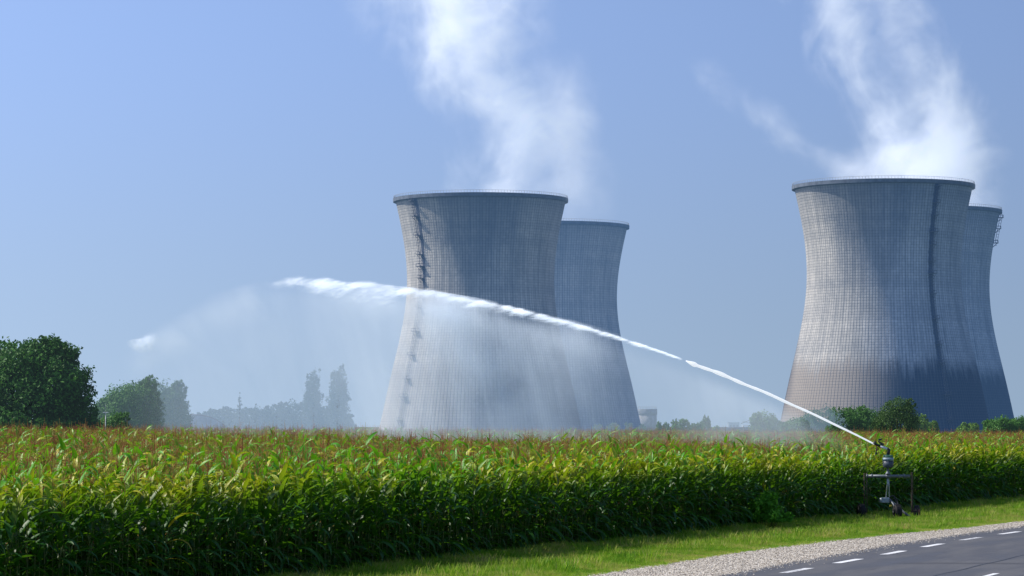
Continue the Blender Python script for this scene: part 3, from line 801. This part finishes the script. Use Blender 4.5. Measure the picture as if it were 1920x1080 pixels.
# ------------------------------------------------------------------ rain gun cart
CY = 114.0
cx0 = at(1665, HZ, CY).x; PM = F/CY                      # pixels per metre there
cart = empty('sprinkler_cart', (cx0, CY, 0), 0)
tag(cart, 'wheeled irrigation gun on a tall metal frame, shooting water over the corn', 'irrigation gun')
m_galv = simple('galvanised_steel', (.15,.17,.19), .5, metal=.3, scale=9)
m_rust = simple('rusty_steel', (.10,.075,.05), .8, scale=14, var=.5)
m_rub = simple('rubber', (.02,.02,.022), .85, scale=20)
m_hub = simple('rusty_hub', (.26,.10,.05), .7, scale=12)
m_blk = simple('black_iron', (.03,.032,.035), .5, scale=12)
m_blue = simple('pale_blue_paint', (.25,.34,.40), .45, scale=5, var=.12)
m_slate = simple('slate_paint', (.07,.09,.115), .5, scale=5)
m_grn = simple('green_paint', (.06,.17,.10), .45, scale=5)
m_whp = simple('white_barrel_paint', (.72,.75,.77), .35, scale=5, var=.08)
m_yel = simple('yellow_paint', (.55,.42,.04), .5)
def cp(crx, cry, dy=0):   # a point of the cart from its enlarged view (5.4 x, origin 1560,800)
    p = at(1560+crx/5.4, 800+cry/5.4, CY+dy); return Vector((p.x-cx0, dy, p.z))
# crossbar
a, b = cp(345, 502), cp(790, 502); mb = MB(); mb.tube([a, b], .062, 14)
for p in (a+Vector((.04,0,0)), a+Vector((.22,0,0)), b-Vector((.22,0,0))): mb.lathe([(.075,-.03),(.082,-.02),(.082,.02),(.075,.03)], p, 'X', 16)
c = cp(568, 502); mb.lathe([(.075,-.1),(.085,-.1),(.085,.1),(.075,.1)], c, 'X', 16)
mb.build('crossbar', m_galv, cart)
# legs: left is two parallel tubes, right a single square post
zg = .30
mb = MB(); 
for xx in (325, 350): mb.tube([cp(xx, 470), Vector((cp(xx, 0).x, 0, zg-.08 if xx == 350 else zg+.12))], .020, 8)
for yy_ in (480, 600, 720, 830): mb.box((cp(337, yy_)), (.13, .03, .03))
mb.build('leg', m_rust, cart)
mb = MB(); mb.box(Vector((cp(806, 0).x, 0, (cp(0,462).z+zg-.05)/2)), (.07, .06, cp(0,462).z-zg+.05), None, .006)
for k in range(12): mb.box(Vector((cp(806,0).x, -.037, .45+k*.11)), (.03, .012, .03))
mb.build('leg', m_rust, cart)
# wheels
def wheel(x, dy, dia, wd, rz, hubm, label):
    wroot = MB(); r = dia/2
    wroot.lathe([(r*.55,-wd*.42),(r*.8,-wd*.5),(r*.94,-wd*.42),(r,-wd*.2),(r,wd*.2),(r*.94,wd*.42),(r*.8,wd*.5),(r*.55,wd*.42)], (0,0,0), 'X', 30)
    for k in range(22):
        t_ = 2*math.pi*k/22
        wroot.box((0, (r+.004)*math.cos(t_), (r+.004)*math.sin(t_)), (wd*.7, .03, .02), Matrix.Rotation(t_, 3, 'X') @ Matrix.Rotation(R(90), 3, 'X'))
    w_ = wroot.build('wheel', m_rub, cart); w_.location = (x, dy, r+.01); w_.rotation_euler = (0, 0, rz)
    h = MB(); h.lathe([(.03,-wd*.62),(.06,-wd*.62),(.06,-wd*.5),(r*.5,-wd*.46),(r*.54,-wd*.40),(r*.54,wd*.40),(r*.5,wd*.46),(.06,wd*.5),(.06,wd*.62),(.03,wd*.62)], (0,0,0), 'X', 22)
    h.build('rim', hubm, w_)
    if label: w_['label'] = label
wheel(cp(287,0).x, -.15, .58, .24, R(14), m_rub, None)
wheel(cp(637,0).x, -.55, .56, .26, R(10), m_rub, None)
wheel(cp(850,0).x, -.1, .52, .20, R(-20), m_hub, 'wheel with a rusty orange hub')
# axles and lower frame
mb = MB(); mb.tube([Vector((cp(287,0).x, -.15, .30)), Vector((cp(345,0).x, 0, .30))], .03, 8); mb.build('axle', m_rust, cart)
mb = MB(); mb.tube([Vector((cp(806,0).x, 0, .28)), Vector((cp(850,0).x, -.1, .28))], .03, 8); mb.build('axle', m_rust, cart)
# riser pipe, turret body
mb = MB(); c = cp(566, 490)
mb.lathe([(.105,0),(.10,.05),(.06,.09),(.05,.14),(.045,.30),(.05,.31)], (c.x, 0, c.z+.02), 'Z', 20)
mb.build('riser', m_galv, cart)
z0, z1 = cp(0,415).z, cp(0,345).z; bx_ = cp(566,0).x
mb = MB(); mb.lathe([(.165,0),(.19,.03),(.205,.10),(.21,z1-z0-.002)], (bx_, 0, z0), 'Z', 24); mb.build('turret_base', m_slate, cart)
z2 = cp(0,313).z
mb = MB(); mb.lathe([(.218,0),(.218,z2-z1-.003)], (bx_, 0, z1), 'Z', 24); mb.build('turret_band', m_blue, cart)
z3 = cp(0,288).z
mb = MB(); mb.lathe([(.195,0),(.185,z3-z2-.02),(.15,z3-z2),(.07,z3-z2+.01),(.06,z3-z2+.05)], (bx_, 0, z2), 'Z', 24)
mb.box((bx_+.12, -.12, z2+.06), (.1,.08,.07), None, .01); mb.build('turret_cap', m_grn, cart)
# elbow, barrel, nozzle
e0 = Vector((bx_, 0, z3+.03)); nozz = cp(417, 166)
mb = MB(); mb.tube([e0, e0+Vector((.02,0,.08)), cp(578,235), cp(560,222)], [.06,.062,.06,.052], 14)
mb.lathe([(.075,-.015),(.075,.015)], tuple(e0+Vector((.0,0,.02))), 'Z', 16); mb.build('elbow', m_blk, cart)
pa = cp(560,226); pb = cp(488,197)
mb = MB(); mb.tube([pa, pb], [.050,.045], 14); mb.build('barrel', m_whp, cart)
d_ = (nozz-pb).normalized()
mb = MB(); mb.tube([pb, pb.lerp(nozz,.5), nozz-d_*.08, nozz-d_*.07, nozz], [.047,.044,.04,.055,.04], 14); mb.build('nozzle', m_blk, cart)
mb = MB()   # drive arm with its spoon and counterweight
mb.tube([cp(525,178), cp(500,170), cp(470,150), cp(485,128)], [.028,.03,.03,.035], 8)
mb.box(cp(487,130), (.13,.08,.07), None, .012); mb.box(cp(505,180), (.13,.07,.08), None, .012)
mb.tube([cp(455,185), cp(452,240), cp(446,285)], [.016,.016,.016], 8)
mb.box(cp(446,272), (.075,.06,.10), None, .012); mb.box(cp(436,160), (.05,.14,.10), None, .01)
mb.build('drive_arm', m_blk, cart)
# twin feed pipes below the bar
mb = MB()
mb.tube([cp(562,525), cp(560,580), cp(546,715)], .020, 9); mb.tube([cp(572,525), cp(575,590), cp(583,715)], .024, 9)
mb.build('feed_pipe', m_whp if False else simple('bright_steel', (.45,.48,.50), .35, metal=.3, scale=6, var=.1), cart)
mb = MB(); mb.box(cp(538,745), (.32,.24,.20), None, .03); mb.lathe([(.07,-.06),(.09,-.06),(.09,.05),(.07,.05)], tuple(cp(500,745)), 'X', 16); mb.build('gear_box', simple('box_grey', (.32,.37,.40), .5, var=.15), cart)
mb = MB(); mb.tube([cp(585,735,-.1), cp(625,790,-.4), cp(640,865,-.55)], [.03,.035,.03], 9)
mb.tube([cp(655,800,-.42), cp(658,868,-.5)], .02, 8); mb.tube([cp(615,865,-.55), cp(662,865,-.55)], .02, 8)
mb.build('steering_fork', m_galv, cart)
mb = MB(); mb.box(cp(596,803,-.3), (.10,.06,.07), None, .012); mb.build('bracket', m_yel, cart)
mb = MB(); mb.tube([cp(585,715), cp(620,698), cp(655,735), cp(668,780), cp(640,810,-.2)], .022, 8)
mb.tube([cp(595,740,-.1), cp(630,722,-.1), cp(650,765,-.2), cp(672,820,-.2)], .016, 8); mb.build('hydraulic_line', m_blk, cart)
# supply hose lying on the grass
mb = MB(); h0 = cp(680,835); ps = [Vector((cp(572,0).x, .25, .75)), Vector((h0.x-.2, .2, .62)), Vector((h0.x, .1, .46)), Vector((cp(715,0).x, .0, .28)), Vector((cp(760,0).x, -.15, .14)), Vector((cp(800,0).x, -.25, .07)), Vector((cp(850,0).x+.1, -.1, .06))]
for k in range(1, 3): ps.append(Vector((cp(850,0).x+.1+k*.5*TX, -.1+k*.5*TY, .06+.01*math.sin(k))))
fine = []
for i in range(len(ps)-1):
    for j in range(3): fine.append(ps[i].lerp(ps[i+1], j/3))
sm = [fine[0]]+[(fine[i-1]+fine[i]*2+fine[i+1])/4 for i in range(1, len(fine)-1)]+[fine[-1]]
mb.tube(sm, .045, 10); hose = mb.build('supply_hose', simple('hose_rubber', (.16,.17,.18), .5, scale=4), cart)

# ------------------------------------------------------------------ water jet (local X runs along the throw)
NZ = Vector((cx0, CY, 0))+nozz
jet = empty('water_jet', NZ, math.atan2(NY, NX))
tag(jet, 'long white arc of water from the irrigation gun, trailing fine mist', 'water jet')
def s_of(px):
    k = (px-960)/F; return (NZ.x-k*NZ.y)/(k*NY-NX)
def sz(px, py):
    s = s_of(px); Yw = NZ.y+NY*s; return s, at(px, py, Yw).z-NZ.z
arc = [sz(*p) for p in [(1637,830.5),(1550,787),(1450,744),(1350,706),(1282,681),(1240,661),(1170,632),(1080,605),(1000,584),(900,564),(800,550),(740,543),(680,541),(620,534),(560,528),(500,526),(420,556),(350,596),(255,652)]]
jc = np.polyfit([a for a, b in arc[:16]], [b for a, b in arc[:16]], 3)
jz = lambda s: float(np.polyval(jc, s))
JC = [(v, jz(v)-.12) for v in np.linspace(0, s_of(505), 14)]+[(a, b) for a, b in arc[16:]]
S1, S2, S3 = s_of(1285), s_of(1252), s_of(500)
print('JET', S1, S2, S3, s_of(250), NZ)
# solid stream, slightly lumpy
m = newmat('white_water'); x, y, z = xyz()
n = noise(vec(x*.8, y*6, z*6), 3, 5, .6)
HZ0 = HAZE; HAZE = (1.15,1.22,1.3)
finish(mixc(n, (.90,.93,.96), (.97,.98,.99)), .35, transl=.6, tcol=(.97,.98,1), bump=n, bstr=.4, bdist=.03, haze=.38)   # haze mix reused as added glow for light scattered inside the foam
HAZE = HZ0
mb = MB(); pts_ = []; rr_ = []
s = -.05; r_ = random.Random(3)
while s < S1:
    t_ = s/S1; rr_.append((.031+.044*t_)*(1+.22*math.sin(s*5.1+math.sin(s*2.2)*2)*t_+.15*r_.uniform(-1,1)*t_)); pts_.append((s, .0, jz(s)+.02*math.sin(s*3.3)*t_)); s += .12
rr_[-1] = .02; rr_[-2] = .05; rr_[-3] = .085; rr_[-4] = .10
mb.tube(pts_, rr_, 12); mb.build('stream', m, jet)
def hull(name, prof, mat, ns=16):
    """prof: (s, ztop, zbot, halfdepth) rows -> closed elliptical tube"""
    V = []; Fc = []
    for (s, zt, zb, h) in prof:
        for j in range(ns):
            a = 2*math.pi*j/ns; V.append((s, h*math.cos(a), (zt+zb)/2+(zt-zb)/2*math.sin(a)))
    n = len(prof)
    for i in range(n-1):
        for j in range(ns): Fc.append((i*ns+j, i*ns+(j+1)%ns, (i+1)*ns+(j+1)%ns, (i+1)*ns+j))
    Fc.append(tuple(range(ns))[::-1]); Fc.append(tuple((n-1)*ns+j for j in range(ns)))
    me = bpy.data.meshes.new(name); me.from_pydata(V, [], Fc); me.update()
    return link(name, me, mat, jet)
# broken water: dense, ragged core that widens with distance
def zc_expr(s):
    c = [float(v) for v in jc]; return ((s*c[0]+c[1])*s+c[2])*s+c[3]
m = newmat('broken_water'); x, y, z = xyz()
dz = z-zc_expr(x); t = (x-S2)/(S3-S2)
w_up = emax(t, 0)*.16+.07; w_dn = floatcurve(t, [(0,.09),(.2,.22),(.45,.36),(.62,.45),(.75,.85),(.88,.5),(1,.2)], 0, 1)
n1 = noise(vec(x*.75+dz*.9, y, z*1.3), 1.5, 7, .68, .5); n2 = noise(vec(x*.7+dz*.8, y*1.6, z*2.2), 4.6, 5, .65, .3)
lump = noise(vec(x, 3.3, 0), .95, 3, .5)
dzz = dz-(lump-.5)*.35*t
du = emax(dzz, 0)/w_up; dd = emax(dzz*-1.0, 0)/w_dn
d = esqrt(du*du+dd*dd+(y/(t*.32+.10))**2)
v = eclamp((n1-.5)*(t*3.6+1.2)+(n2-.5)*2.2+.98-d*.95)*smooth(d, 1.5, .9)
ends = smooth(x, S2-.65, S2-.3)*smooth(x, S3+.3, S3-1.8)
dn = v*v*ends*floatcurve(t, [(0,26),(.2,13),(.5,6.0),(.75,2.9),(1,3.0)], 0, 1)
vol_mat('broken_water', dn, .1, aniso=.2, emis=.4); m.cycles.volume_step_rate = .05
prof = []
for k in range(40):
    t_ = k/39; s = S2-.7+(S3+.35-S2+.7)*t_; wd = float(np.interp(t_, [0,.2,.45,.62,.75,.88,1], [.09,.22,.36,.45,.85,.5,.2]))
    prof.append((s, jz(s)+(.12+.5*t_), jz(s)-wd*1.6-.1, .2+.6*t_))
hull('broken_water', prof, m)
# mist falling out of the arc
m = newmat('mist'); x, y, z = xyz()
Sx = s_of(230)
zc = floatcurve(x, JC, 0, Sx)
below = zc-z                                 # metres below the arc
drop = below/emax(zc+.6, .5)
n1 = noise(vec(x*.42+below*.12, y*.3, z*.22), .9, 6, .6, .7)
n2 = noise(vec(x*.25, y*.2+4, z*.2), .7, 3, .5)
arcfade = smooth(below, -.05, .7)*(smooth(below, 8.5, .5)*.35+.65)
along = floatcurve(x, [(0,.0),(2,.22),(5,.55),(7,.35),(9.0,.16),(11,.35),(13.5,.9),(17,1.15),(20,1.0),(22.5,.45),(25,.26),(28,.24),(30,.15),(31.6,.05),(Sx,.0)], 0, Sx)
n3 = noise(vec(x*1.7+below*.45, y*.6, z*.16), 1.1, 4, .6)
v = eclamp((n1-.5)*2.1+(n3-.5)*1.5+(n2-.5)*1.0+.66)
near = .5*smooth(below, 1.6, .1)*smooth(x, 9, 13)*smooth(x, 26, 21)*eclamp((n1-.42)*4)
dep = smooth(eabs(y), 1.9, .6)
dn = (v*arcfade*.105+near*.34)*along*dep
knot = smooth(esqrt(((x-s_of(268))*1.0)**2+((z-sz(268,640)[1])*1.3)**2), .75, .0)*smooth(eabs(y), .5, .1)*eclamp((noise(vec(x,y,z), 3.0, 4, .6)-.38)*4)
band = smooth(eabs(below-.5), 1.3, .1)*smooth(x, 24.5, 27)*eclamp((n1-.44)*3)*smooth(eabs(y), 1.2, .2)
dn = (dn+knot*1.3+band*.10*smooth(x, Sx, Sx-1.5))*smooth(z, -.72, .5)
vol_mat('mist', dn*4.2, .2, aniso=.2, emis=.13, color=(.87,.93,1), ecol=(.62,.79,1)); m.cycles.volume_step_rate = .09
prof = []
for k in range(36):
    s = .3+(Sx-.3)*k/35; zt = float(np.interp(s, [a for a,b in JC], [b for a,b in JC]))+.25
    prof.append((s, zt, 0.0, 0))
V = []; Fc = []
bot = -.75
for (s, zt, _, _) in prof:
    b_ = min(bot, zt-.3)
    for (yy_, zz) in ((-2,b_),(2,b_),(2,zt),(-2,zt)): V.append((s, yy_, zz))
n = len(prof)
for i in range(n-1):
    for j in range(4): Fc.append((i*4+j, i*4+(j+1)%4, (i+1)*4+(j+1)%4, (i+1)*4+j))
Fc.append((3,2,1,0)); Fc.append(tuple((n-1)*4+j for j in range(4)))
me = bpy.data.meshes.new('mist'); me.from_pydata(V, [], Fc); me.update()
link('mist', me, m, jet)

# ------------------------------------------------------------------ distant buildings and the lamp
tx = at(1212, HZ, 1500).x
tk = empty('concrete_tank', (tx, 1500, -.06)); tag(tk, 'small round concrete tank beside the foot of the left rear tower', 'tank')
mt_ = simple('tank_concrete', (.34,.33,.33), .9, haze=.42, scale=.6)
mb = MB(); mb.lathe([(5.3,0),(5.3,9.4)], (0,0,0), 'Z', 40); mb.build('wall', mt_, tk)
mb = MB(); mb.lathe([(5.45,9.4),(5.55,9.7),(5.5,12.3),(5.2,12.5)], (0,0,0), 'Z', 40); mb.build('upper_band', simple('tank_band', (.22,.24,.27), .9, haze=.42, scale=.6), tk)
mb = MB()
for k in range(20): a = k*math.pi/10; mb.tube([(5.1*math.cos(a),5.1*math.sin(a),12.5),(5.1*math.cos(a),5.1*math.sin(a),13.5)], .05, 4)
mb.tube([(5.1*math.cos(k*math.pi/20),5.1*math.sin(k*math.pi/20),13.5) for k in range(41)], .05, 4, False); mb.build('railing', mt_, tk)
bx0 = at(1377, HZ, 700).x
bd = empty('low_building', (bx0, 700, -.06)); tag(bd, 'low white building with a flat dark roof between the tower pairs', 'building')
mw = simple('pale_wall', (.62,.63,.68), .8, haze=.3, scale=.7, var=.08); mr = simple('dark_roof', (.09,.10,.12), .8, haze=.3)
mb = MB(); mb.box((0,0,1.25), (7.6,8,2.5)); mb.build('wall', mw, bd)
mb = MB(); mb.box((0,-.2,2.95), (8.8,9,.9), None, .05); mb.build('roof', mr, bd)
for xx in (-3.1, -.1, 2.3):
    mb = MB(); mb.box((xx,-4.02,1.2), (.9,.06,2.2)); f_ = mb.build('door', simple('door_grey', (.16,.18,.22), .6, haze=.3), bd)
hb = at(1375, HZ, 900).x
b2 = empty('rooftop_block', (hb, 900, -.06)); tag(b2, 'faint boxy building showing over the low dark roof', 'building')
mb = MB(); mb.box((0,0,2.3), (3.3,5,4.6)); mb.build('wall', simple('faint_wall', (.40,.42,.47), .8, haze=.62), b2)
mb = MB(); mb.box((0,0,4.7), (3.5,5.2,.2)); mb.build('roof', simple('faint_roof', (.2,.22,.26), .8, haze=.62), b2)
for k in range(3):
    mb = MB(); mb.box((-1.05+k*1.05,-2.51,3.7), (.6,.06,.6)); mb.build('window', simple('faint_window', (.12,.14,.18), .3, haze=.55), b2)
sx_ = at(1402, HZ, 640).x
cn = empty('loading_canopy', (sx_, 640, -.06)); tag(cn, 'small white canopy with slanting dark struts left of the ragged tree', 'canopy')
mb = MB(); mb.box((0,0,3.8), (2.4,3,.16), Matrix.Rotation(R(-6),3,'Y')); mb.build('roof', simple('white_sheet', (.8,.82,.84), .5, haze=.15, var=.05), cn)
mb = MB()
mb.tube([(-1.5,0,4.2),(1.3,0,5.3)], .07, 6); mb.tube([(-1.1,0,4.7),(1.1,0,4.2)], .05, 6); mb.tube([(-.9,0,0),(-.9,0,3.7)], .07, 6); mb.tube([(.9,0,0),(.9,0,3.7)], .07, 6); mb.tube([(1.2,0,0),(1.25,0,5.2)], .07, 6)
mb.build('strut', simple('strut_steel', (.12,.14,.16), .5, haze=.25), cn)
# polytunnel on the left
px0 = at(362, HZ, 455).x
pt = empty('polytunnel', (px0, 455, -.06), R(8)); tag(pt, 'pale arched plastic greenhouse half hidden by tassels and mist', 'greenhouse')
ns = 20; V = []; Fc = []
for yy_ in (-8, 8):
    for k in range(ns+1):
        a = math.pi*k/ns; V.append((5.4*math.cos(a), yy_, 1.2+4.15*math.sin(a)**.9))
for k in range(ns): Fc.append((k, k+1, ns+2+k, ns+1+k))
Fc.append(tuple(range(ns+1))[::-1]); Fc.append(tuple(range(ns+1, 2*ns+2)))
me = bpy.data.meshes.new('cover'); me.from_pydata(V, [], Fc); me.update()
link('cover', me, simple('tunnel_plastic', (.72,.72,.80), .5, haze=.42, scale=1.5, var=.12), pt)
mb = MB()
for yy_ in (-8.06,-4,0,4,8.06): mb.tube([(5.46*math.cos(math.pi*k/ns), yy_, 1.2+4.21*math.sin(math.pi*k/ns)**.9) for k in range(ns+1)], .06, 5, False)
mb.build('hoops', simple('hoop_steel', (.35,.30,.34), .5, haze=.4), pt)
mb = MB(); mb.box((0,0,.6), (10.8,15.9,1.2)); mb.build('base_wall', simple('tunnel_base', (.3,.3,.33), .8, haze=.4), pt)
# lamp post
lx = at(198, HZ, 300).x
lp = empty('lamp_post', (lx, 300, 0)); tag(lp, 'thin lamp post with a pale double head before the green trees', 'lamp post')
zl = at(198, 773.5, 300).z
mb = MB(); mb.tube([(0,0,0),(0,0,zl)], [.06,.045], 8); mb.tube([(0,0,zl),(0,0,zl+.9)], .015, 6); mb.build('pole', simple('pole_grey', (.4,.43,.45), .5), lp)
for s in (-1, 1):
    mb = MB(); mb.box((s*.16,0,zl), (.22,.22,.10), None, .03); mb.build('lamp_head', simple('lamp_white', (.82,.84,.84), .4, var=.03), lp)
